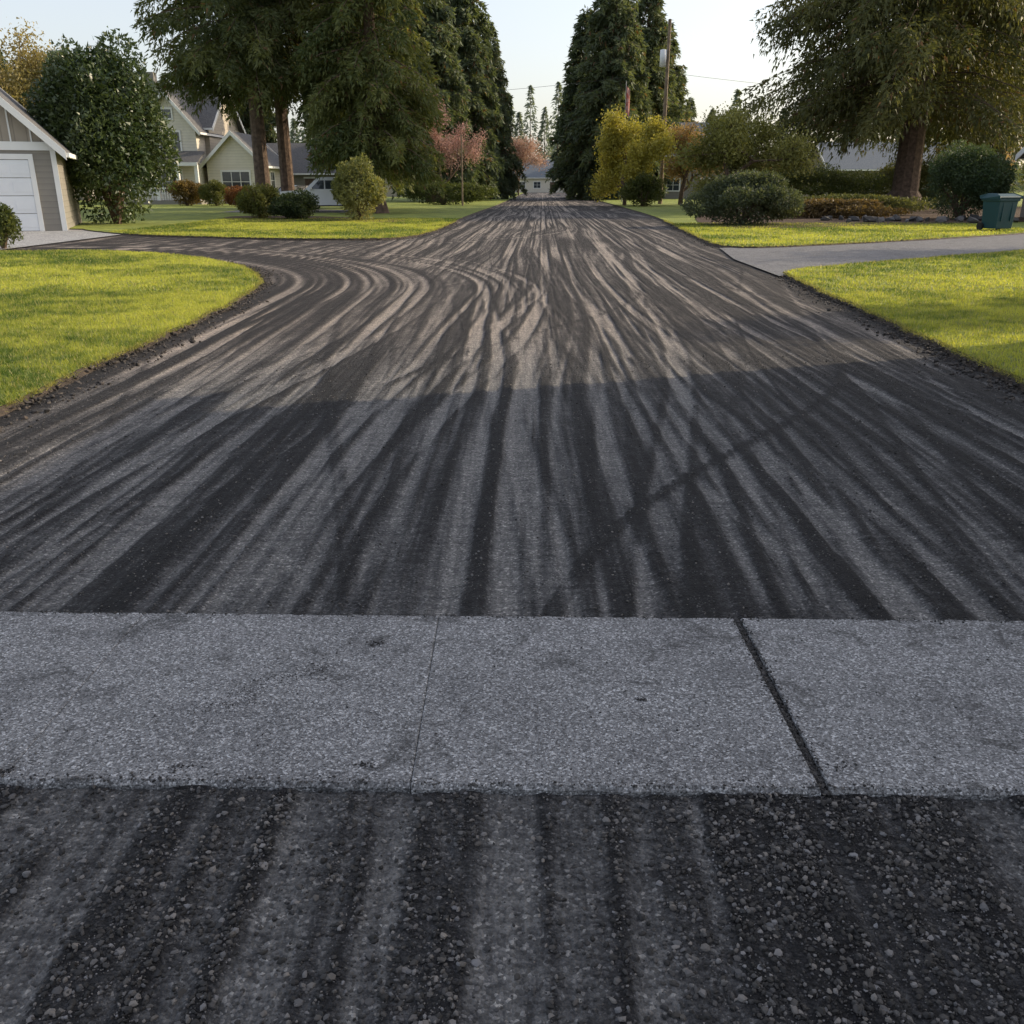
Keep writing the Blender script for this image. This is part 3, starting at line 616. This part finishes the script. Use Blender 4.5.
def gable(par, nm, x0, x1, y0, y1, ze, zr, axis, wall, roof, oh=.45, th=.16):
    if axis == 'Y':
        xm = (x0+x1)/2; s = (zr-ze)/(xm-x0)
        prism(par, nm+'_gable_wall', [(x0, ze), (x1, ze), (xm, zr)], y0, y1, wall)
        for sg, e in ((-1, x0), (1, x1)):
            a = e+sg*oh; za = ze-s*oh
            prism(par, nm+'_roof_slope', [(a, za+.01), (xm, zr+.01), (xm, zr+th), (a, za+th)], y0-oh, y1+oh, roof)
            for yy in (y0-oh-.05, y1+oh+.002):
                prism(par, nm+'_bargeboard', [(a, za-.12), (xm, zr-.12), (xm, zr+th+.03), (a, za+th+.03)], yy, yy+.048, M_white)
            box(par, nm+'_gutter', min(a, a+sg*.1), max(a, a+sg*.1), y0-oh, y1+oh, za-.02, za+.13, M_white)
    else:
        ym = (y0+y1)/2; s = (zr-ze)/(ym-y0)
        prism(par, nm+'_gable_wall', [(y0, ze), (y1, ze), (ym, zr)], x0, x1, wall, 'X')
        for sg, e in ((-1, y0), (1, y1)):
            a = e+sg*oh; za = ze-s*oh
            prism(par, nm+'_roof_slope', [(a, za+.01), (ym, zr+.01), (ym, zr+th), (a, za+th)], x0-oh, x1+oh, roof, 'X')
            for xx in (x0-oh-.05, x1+oh+.002):
                prism(par, nm+'_bargeboard', [(a, za-.12), (ym, zr-.12), (ym, zr+th+.03), (a, za+th+.03)], xx, xx+.048, M_white, 'X')
            box(par, nm+'_gutter', x0-oh, x1+oh, min(a, a+sg*.1), max(a, a+sg*.1), za-.02, za+.13, M_white)
def window(par, cx, cz, w, h, y, nx=2, nz=2, face='Y', sgn=-1):
    def b(nm, a0, a1, z0, z1, d0, d1, mat):
        lo, hi = sorted((y+sgn*d0, y+sgn*d1))
        if face == 'Y': box(par, nm, a0, a1, lo, hi, z0, z1, mat)
        else: box(par, nm, lo, hi, a0, a1, z0, z1, mat)
    b('window_glass', cx-w/2, cx+w/2, cz-h/2, cz+h/2, .003, .02, M_glass)
    t = .13
    b('window_frame', cx-w/2-t, cx-w/2, cz-h/2-t, cz+h/2+t, .003, .07, M_white); b('window_frame', cx+w/2, cx+w/2+t, cz-h/2-t, cz+h/2+t, .003, .07, M_white)
    b('window_frame', cx-w/2, cx+w/2, cz+h/2, cz+h/2+t, .003, .066, M_white); b('window_sill', cx-w/2, cx+w/2, cz-h/2-t, cz-h/2, .003, .09, M_white)
    for i in range(1, nx): b('mullion', cx-w/2+w*i/nx-.025, cx-w/2+w*i/nx+.025, cz-h/2, cz+h/2, .021, .04, M_white)
    for i in range(1, nz): b('mullion', cx-w/2, cx+w/2, cz-h/2+h*i/nz-.02, cz-h/2+h*i/nz+.02, .021, .037, M_white)

G = empty('garage', (-16.3, 34.5, .03), math.radians(20))
box(G, 'walls', -6.4, 0, 0, 7, 0, 2.9, M_sidegrey)
gable(G, 'garage', -6.4, 0, 0, 7, 2.9, 6.0, 'Y', M_beige, M_roof, oh=.4)
box(G, 'band_board', -6.45, .05, -.06, -.004, 2.72, 3.0, M_white)
box(G, 'corner_board', -.14, .03, -.035, -.003, 0, 2.72, M_white)
box(G, 'door_frame', -5.5, -.72, -.05, -.003, 2.42, 2.6, M_white)
for a in (-5.5, -.88): box(G, 'door_frame', a, a+.16, -.05, -.003, 0, 2.42, M_white)
for k in range(4):
    box(G, 'door_panel', -5.34, -.88, -.03, -.004, .01+k*.602, .595+k*.602, M_door, .012)
    for j in range(6): box(G, 'door_inset', -5.2+j*.74, -4.6+j*.74, -.042, -.031, .13+k*.602, .47+k*.602, M_door, .008)
for k in range(9): box(G, 'batten', -5.9+k*.65, -5.85+k*.65, -.03, -.003, 3.0, 2.9+max(.2, 3.0-abs(-5.87+k*.65+3.2)*.97), M_white)

Hh = empty('craftsman_house', (-28.2, 84, .05)); Hh.scale = (1.05, 1.05, 1.13)
box(Hh, 'main_walls', -7, 2.0, 0, 9, 0, 5.6, M_sidetan)
gable(Hh, 'main', -7, 2.0, 0, 9, 5.6, 8.6, 'X', M_sidetan, M_roof)
box(Hh, 'front_wing_walls', -2.6, 1.6, -2.2, -.003, 0, 5.4, M_sidecream)
gable(Hh, 'front_wing', -2.6, 1.6, -2.2, 3.5, 5.4, 7.7, 'Y', M_sidecream, M_roof)
window(Hh, -.5, 4.4, 1.6, 1.3, -2.2); window(Hh, -5, 4.3, 1.5, 1.3, 0); window(Hh, -.5, 6.3, .7, .6, -2.2, 1, 1)
window(Hh, -1.1, 1.6, 2.4, 1.5, -2.2, 3, 2); window(Hh, 4, 4.2, 1.3, 1.2, 2.0, 2, 2, 'X', 1); window(Hh, 7, 4.2, 1.3, 1.2, 2.0, 2, 2, 'X', 1)
prism(Hh, 'porch_roof', [(-4.4, 2.75), (-2.25, 3.6), (-2.25, 3.75), (-4.4, 2.9)], -3.2, 2.2, M_roof, 'X')
box(Hh, 'porch_fascia', -3.2, 2.2, -4.46, -4.402, 2.68, 2.92, M_white)
for x in (-3, -1.2, .5, 2.0): box(Hh, 'porch_post', x-.13, x+.13, -4.3, -4.04, .3, 2.78, M_white)
box(Hh, 'porch_deck', -3.2, 2.2, -4.4, -2.21, 0, .3, M_sidegrey)
box(Hh, 'porch_rail', -3.2, .4, -4.3, -4.22, 1.1, 1.2, M_white)
for k in range(18): box(Hh, 'baluster', -3.1+k*.2, -3.05+k*.2, -4.29, -4.23, .31, 1.09, M_white)
box(Hh, 'side_wing_walls', 2.003, 6.5, -1.5, 6, 0, 3.0, M_sidecream)
gable(Hh, 'side_wing', 2.05, 6.5, -1.5, 6, 3.0, 5.0, 'Y', M_sidecream, M_roof)
window(Hh, 4.3, 1.6, 2.2, 1.4, -1.5, 3, 2); window(Hh, 1.5, 1.7, 1.2, 1.2, 6.5, 2, 2, 'X', 1)
box(Hh, 'chimney', -4.6, -3.8, 5, 5.8, 6.5, 9.8, M_sidegrey)

def bungalow(name, loc, w, d, ze, zr, wall, roof, axis='X', rz=0):
    e = empty(name, loc, rz); box(e, 'walls', -w/2, w/2, 0, d, 0, ze, wall); gable(e, 'main', -w/2, w/2, 0, d, ze, zr, axis, wall, roof)
    k = max(2, int(w/3.2))
    for i in range(k):
        cx = -w/2+w*(i+.5)/k
        if i == k//2:
            box(e, 'front_door', cx-.5, cx+.5, -.05, -.003, .1, 2.15, M_bark); box(e, 'door_frame', cx-.62, cx+.62, -.04, -.003, 2.15, 2.3, M_white)
        else: window(e, cx, 1.55, 1.4, 1.2, 0)
    if axis == 'X': window(e, d/2, 1.6, 1.4, 1.2, w/2, 2, 2, 'X', 1); window(e, d/2, 1.6, 1.4, 1.2, -w/2, 2, 2, 'X', -1)
    return e
bungalow('bungalow_house', (-20.0, 95, .05), 11, 8, 2.8, 5.4, M_sidegrey, M_roof)
bungalow('bungalow_house', (7.0, 205, .05), 13, 9, 3.2, 6.5, M_sidecream, M_roofblue)
bungalow('bungalow_house', (22.5, 112, .05), 11, 9, 5.0, 8.4, M_sidegrey, M_roofblue)
bungalow('bungalow_house', (44, 106, .05), 18, 9, 3.3, 6.0, M_sidegrey, M_roofblue)
bungalow('bungalow_house', (-52, 100, .05), 14, 9, 4.5, 8, M_sidegrey, M_roofblue)
bungalow('bungalow_house', (-11.5, 132, .05), 12, 9, 3.2, 6.2, M_sidetan, M_roof)
bungalow('bungalow_house', (21, 158, .05), 12, 9, 3.2, 6.2, M_sidecream, M_roof)
bungalow('ranch_house', (32.2, 38.0, .05), 14, 9, 3.0, 5.4, M_sidegrey, M_roofblue)
bungalow('unseen_two_storey_house', (15.0, -.8, .05), 11, 11.6, 5.9, 8.6, M_sidetan, M_roof, 'Y')  # out-of-view house, added and sized to cast the foreground road shadow
bungalow('unseen_two_storey_house', (16.0, -17, .05), 12, 12, 6.0, 9.0, M_sidegrey, M_roof, 'Y')

# ---------------------------------------------------------------- vehicles
def wheel(par, x, y, r, w=.24):
    mb = MB()
    for (rr, hw, mat) in ((r, w/2, 0), (r*.62, w/2+.012, 1)):
        n = 20; th = np.arange(n)*2*math.pi/n; V = []
        for yy, k in ((-hw, .93), (-hw*.7, 1), (hw*.7, 1), (hw, .93)):
            V += [(x+math.cos(t)*rr*k, y+yy, r+math.sin(t)*rr*k) for t in th]
        F = [(q*n+i, q*n+(i+1) % n, (q+1)*n+(i+1) % n, (q+1)*n+i) for q in range(3) for i in range(n)]
        mb.add(V, F, mat); b = mb.n-4*n
        mb.f.append((np.array([[b+i for i in range(n)]]), mat)); mb.f.append((np.array([[b+3*n+i for i in range(n)][::-1]]), mat))
    mb.obj('wheel', [M_black, M_chrome], parent=par)
def arch(cx, r, z0, n=7): return [(cx+math.cos(a)*r, z0+math.sin(a)*r*1.0) for a in np.linspace(math.pi, 0, n)]
def pickup(loc, rz):
    e = empty('pickup_truck', loc, rz); W = .98
    low = [(-2.75, .5)]+arch(-1.75, .46, .42)+arch(1.75, .46, .42)+[(2.7, .5), (2.75, .95), (2.55, 1.12), (1.15, 1.22), (1.1, 1.25), (-2.75, 1.25)]
    prism(e, 'body', low, -W, W, M_carwhite, bev=.04)
    prism(e, 'cab', [(-1.2, 1.23), (1.15, 1.23), (.45, 1.86), (.2, 1.92), (-.95, 1.92), (-1.15, 1.84)], -W+.03, W-.03, M_carwhite, tops=[0, 0, .16, .2, .2, .17], bev=.04)
    for s in (-1, 1):
        y0 = s*(W-.025)
        for a, b, c, d in ((.05, .85, .35, .05), (-.95, -.03, -.03, -.9)):
            V = [(a, s*(W-.045), 1.29), (b, s*(W-.045), 1.29), (c, s*(W-.155), 1.78), (d, s*(W-.155), 1.78)]
            V = [(x, y+s*.02, z) for x, y, z in V]; V2 = [(x, y-s*.03, z) for x, y, z in V]
            mb = MB(); mb.add(V+V2, [(0, 1, 2, 3), (7, 6, 5, 4), (0, 4, 5, 1), (1, 5, 6, 2), (2, 6, 7, 3), (3, 7, 4, 0)]); mb.obj('side_window', [M_glass], parent=e)
        box(e, 'mirror', .75, .9, min(y0, y0+s*.2), max(y0, y0+s*.2), 1.25, 1.42, M_carwhite, .02)
        box(e, 'headlamp', 2.68, 2.77, s*.7-.2, s*.7+.2, .84, 1.02, M_chrome, .02); box(e, 'tail_lamp', -2.78, -2.7, s*.87-.09, s*.87+.09, .8, 1.15, M_red, .02)
    mb = MB(); mb.add([(1.1, -.8, 1.29), (1.1, .8, 1.29), (.53, .7, 1.81), (.53, -.7, 1.81), (1.07, -.8, 1.25), (1.07, .8, 1.25), (.5, .7, 1.77), (.5, -.7, 1.77)], [(0, 1, 2, 3), (7, 6, 5, 4), (0, 4, 5, 1), (1, 5, 6, 2), (2, 6, 7, 3), (3, 7, 4, 0)])
    o = mb.obj('windscreen', [M_glass], parent=e); o.location = (.03, 0, .03)
    box(e, 'front_bumper', 2.7, 2.88, -.95, .95, .42, .66, M_chrome, .03); box(e, 'rear_bumper', -2.9, -2.74, -.95, .95, .42, .64, M_chrome, .03)
    box(e, 'grille', 2.71, 2.79, -.5, .5, .72, 1.02, M_black, .02); box(e, 'bed_well', -2.6, -1.3, -.82, .82, 1.2, 1.256, M_black)
    box(e, 'chassis', -2.5, 2.5, -.6, .6, .3, .55, M_black)
    for x in (-1.75, 1.75):
        for s in (-1, 1): wheel(e, x, s*.84, .39)
def car(loc, rz):
    e = empty('parked_car', loc, rz); W = .88
    low = [(-2.2, .35)]+arch(-1.35, .38, .33)+arch(1.35, .38, .33)+[(2.15, .35), (2.22, .7), (1.9, .86), (1.0, .96), (-1.6, 1.0), (-2.2, .92)]
    prism(e, 'body', low, -W, W, M_cargrey, bev=.05)
    prism(e, 'cabin', [(-1.9, .97), (1.05, .94), (.35, 1.4), (.1, 1.46), (-1.1, 1.46), (-1.5, 1.36)], -W+.04, W-.04, M_glass, tops=[0, 0, .17, .2, .2, .18], bev=.03)
    prism(e, 'roof', [(.34, 1.42), (.08, 1.475), (-1.1, 1.475), (-1.45, 1.39), (-1.45, 1.43), (-1.1, 1.505), (.1, 1.505), (.34, 1.45)], -W+.22, W-.22, M_cargrey)
    for s in (-1, 1):
        box(e, 'headlamp', 2.1, 2.2, s*.65-.17, s*.65+.17, .62, .76, M_chrome, .02); box(e, 'tail_lamp', -2.24, -2.16, s*.68-.15, s*.68+.15, .7, .88, M_red, .02)
        prism(e, 'door_pillar', [(-.42, .98), (-.34, .98), (-.36, 1.44), (-.44, 1.44)], s*(W-.03)-.01, s*(W-.03)+.01, M_cargrey)
        for x in (-1.35, 1.35): wheel(e, x, s*.77, .32, .2)
    box(e, 'underbody', -2, 2, -.6, .6, .2, .4, M_black)
sheet('parking_strip', [(-17.5, 56.5), (-8.5, 55.5), (-8.5, 60), (-17.5, 66.5)], .075, M_oldasph, None, 0, 1, 0)
pickup((-11.3, 58.0, .08), math.radians(188)); car((-14.6, 63.5, .08), math.radians(235))

def bin_(loc, rz, sc=1):
    e = empty('wheelie_bin', loc, rz)
    mb = MB(); rows = [(.27, .30, .06), (.31, .35, .9), (.345, .385, .9), (.345, .385, .98)]
    V = [(sx*a, sy*b, z) for a, b, z in rows for sx, sy in ((-1, -1), (1, -1), (1, 1), (-1, 1))]
    F = [(r*4+i, r*4+(i+1) % 4, (r+1)*4+(i+1) % 4, (r+1)*4+i) for r in range(3) for i in range(4)]+[(3, 2, 1, 0), (12, 13, 14, 15)]
    mb.add(V, F); o = mb.obj('body', [M_bin], parent=e); md = o.modifiers.new('b', 'BEVEL'); md.width = .02; md.segments = 2
    prism(e, 'lid', [(-.42, .985), (.4, .985), (.42, 1.05), (.2, 1.12), (-.15, 1.12), (-.4, 1.04)], -.37, .37, M_bin, 'X', tops=[0, 0, 0, .06, .06, 0], bev=.02)
    tube_mb = MB(); tube(tube_mb, [(-.3, .46, .95), (.3, .46, .95)], [.018, .018], 8); tube_mb.obj('handle', [M_black], parent=e)
    for s in (-1, 1):
        box(e, 'handle_bracket', s*.26-.02, s*.26+.02, .36, .47, .9, .98, M_bin)
        w = MB(); n = 18; th = np.arange(n)*2*math.pi/n
        V = [(s*.31+k, .3+math.cos(t)*.12, .12+math.sin(t)*.12) for k in (-.03, .03) for t in th]
        w.add(V, [(i, (i+1) % n, n+(i+1) % n, n+i) for i in range(n)]); w.f.append((np.array([list(range(n))]), 0)); w.f.append((np.array([list(range(n, 2*n))[::-1]]), 0)); w.obj('wheel', [M_black], parent=e)
    for x in (-.15, .15): box(e, 'rib', x-.015, x+.015, -.352, -.322, .3, .85, M_bin)
    e.scale = (sc*1.2, sc*1.0, sc)
bin_((17.25, 33.6, .08), .3, 1.1)

def util_pole(x, y, h):
    e = empty('utility_pole', (x, y, .05)); mb = MB(); tube(mb, [(0, 0, -.2), (0, 0, h*.5), (.03, 0, h)], [.19, .16, .12], 12); mb.obj('pole', [M_pole], parent=e, smooth=True)
    for a in (0, .6, 1.2):
        m2 = MB(); tube(m2, [(.12, 0, h-.3-a), (.24, 0, h-.3-a), (.3, 0, h-.3-a)], [.03, .05, .03], 8); m2.obj('insulator', [M_chrome], parent=e)
    m3 = MB(); tube(m3, [(-.36, 0, h-3.5), (-.36, 0, h-3.45), (-.36, 0, h-2.2), (-.36, 0, h-2.15)], [.05, .27, .27, .05], 14); m3.obj('transformer', [M_door], parent=e, smooth=True)
util_pole(12.6, 81, 14.0); util_pole(14.5, 141, 13)
wm = MB()
def wire(a, b, sag=.6):
    a = np.array(a, float); b = np.array(b, float); t = np.linspace(0, 1, 15)[:, None]; p = a+(b-a)*t; p[:, 2] -= (4*sag*t*(1-t))[:, 0]
    tube(wm, p, np.full(15, .012), 4)
for a in (.3, .9, 1.5): wire((12.9, 81., 14-a), (14.8, 141, 13-a), 1)
wire((12.6, 81, 10.2), (60, 96, 9.6), .8); wire((12.6, 81, 10.2), (-24, 86, 8.3), .5); wire((12.6, 81, 9.7), (14.5, 141, 9), 1)
wm.obj('power_lines', [M_wire])
fp = empty('flagpole', (10.6, 92, .05)); mb = MB(); tube(mb, [(0, 0, 0), (0, 0, 10.6)], [.06, .03], 8); mb.obj('pole', [M_chrome], parent=fp)
mb = MB(); zz = np.linspace(7.9, 10.2, 7); V = []
for i in range(7):
    for j in range(4): V.append((j*.12+.03, .06*math.sin(j*2+i*.5), zz[i]-j*.12))
mb.add(V, [(i*4+j, i*4+j+1, (i+1)*4+j+1, (i+1)*4+j) for i in range(6) for j in range(3)]); mb.obj('flag', [M_flag], parent=fp)
mb = MB(); tube(mb, [(0, 0, 0), (0, 0, 5.2)], [.07, .05], 8); mb.obj('wooden_post', [M_pole], loc=(-3.9, 75, .05))
rm = MB(); rg = RS(9); k = 40
stones(rm, rg, np.stack([rg.uniform(14, 22, k), rg.uniform(40, 44, k), np.full(k, .16)], 1), .10+.18*rg.rand(k), gravel_cols(rg, k, .03, .14)); rm.obj('garden_rocks', [M_stone])

# ---------------------------------------------------------------- light, sky, camera
EL = math.radians(25); SX, SY = .93, .33; a = math.hypot(SX, SY)
S = Vector((SX/a*math.cos(EL), SY/a*math.cos(EL), math.sin(EL)))
sl = bpy.data.lights.new('sun', 'SUN'); sl.energy = 5.0; sl.angle = math.radians(.5); sl.color = (1, .83, .60)
so = bpy.data.objects.new('sun', sl); so.rotation_euler = S.to_track_quat('Z', 'Y').to_euler(); so.location = (30, 10, 30); COL.objects.link(so)
w = bpy.data.worlds.new('World'); scene.world = w; w.use_nodes = True; nt = w.node_tree; nt.nodes.clear()
sk = nt.nodes.new('ShaderNodeTexSky'); sk.sky_type = 'NISHITA'; sk.sun_disc = False; sk.sun_elevation = EL; sk.sun_rotation = math.atan2(SX, SY)
sk.air_density = 1.0; sk.dust_density = 3.0; sk.ozone_density = 1.0
hz = nt.nodes.new('ShaderNodeMix'); hz.data_type = 'RGBA'; hz.blend_type = 'ADD'; hz.inputs[0].default_value = 1; hz.inputs[7].default_value = (2.85, 2.75, 2.75, 1)
bg = nt.nodes.new('ShaderNodeBackground'); bg.inputs['Strength'].default_value = .15; wo = nt.nodes.new('ShaderNodeOutputWorld')
nt.links.new(sk.outputs[0], hz.inputs[6]); nt.links.new(hz.outputs[2], bg.inputs[0]); nt.links.new(bg.outputs[0], wo.inputs[0])
cd = bpy.data.cameras.new('camera'); cd.lens = 31.64; cd.sensor_width = 36; cd.clip_end = 5000; cd.clip_start = .05
co = bpy.data.objects.new('camera', cd); co.location = (0, 0, 1.6); co.rotation_euler = (math.radians(90-19.97), 0, 0); COL.objects.link(co); scene.camera = co
scene.view_settings.view_transform = 'Standard'; scene.view_settings.look = 'None'; scene.view_settings.exposure = 0
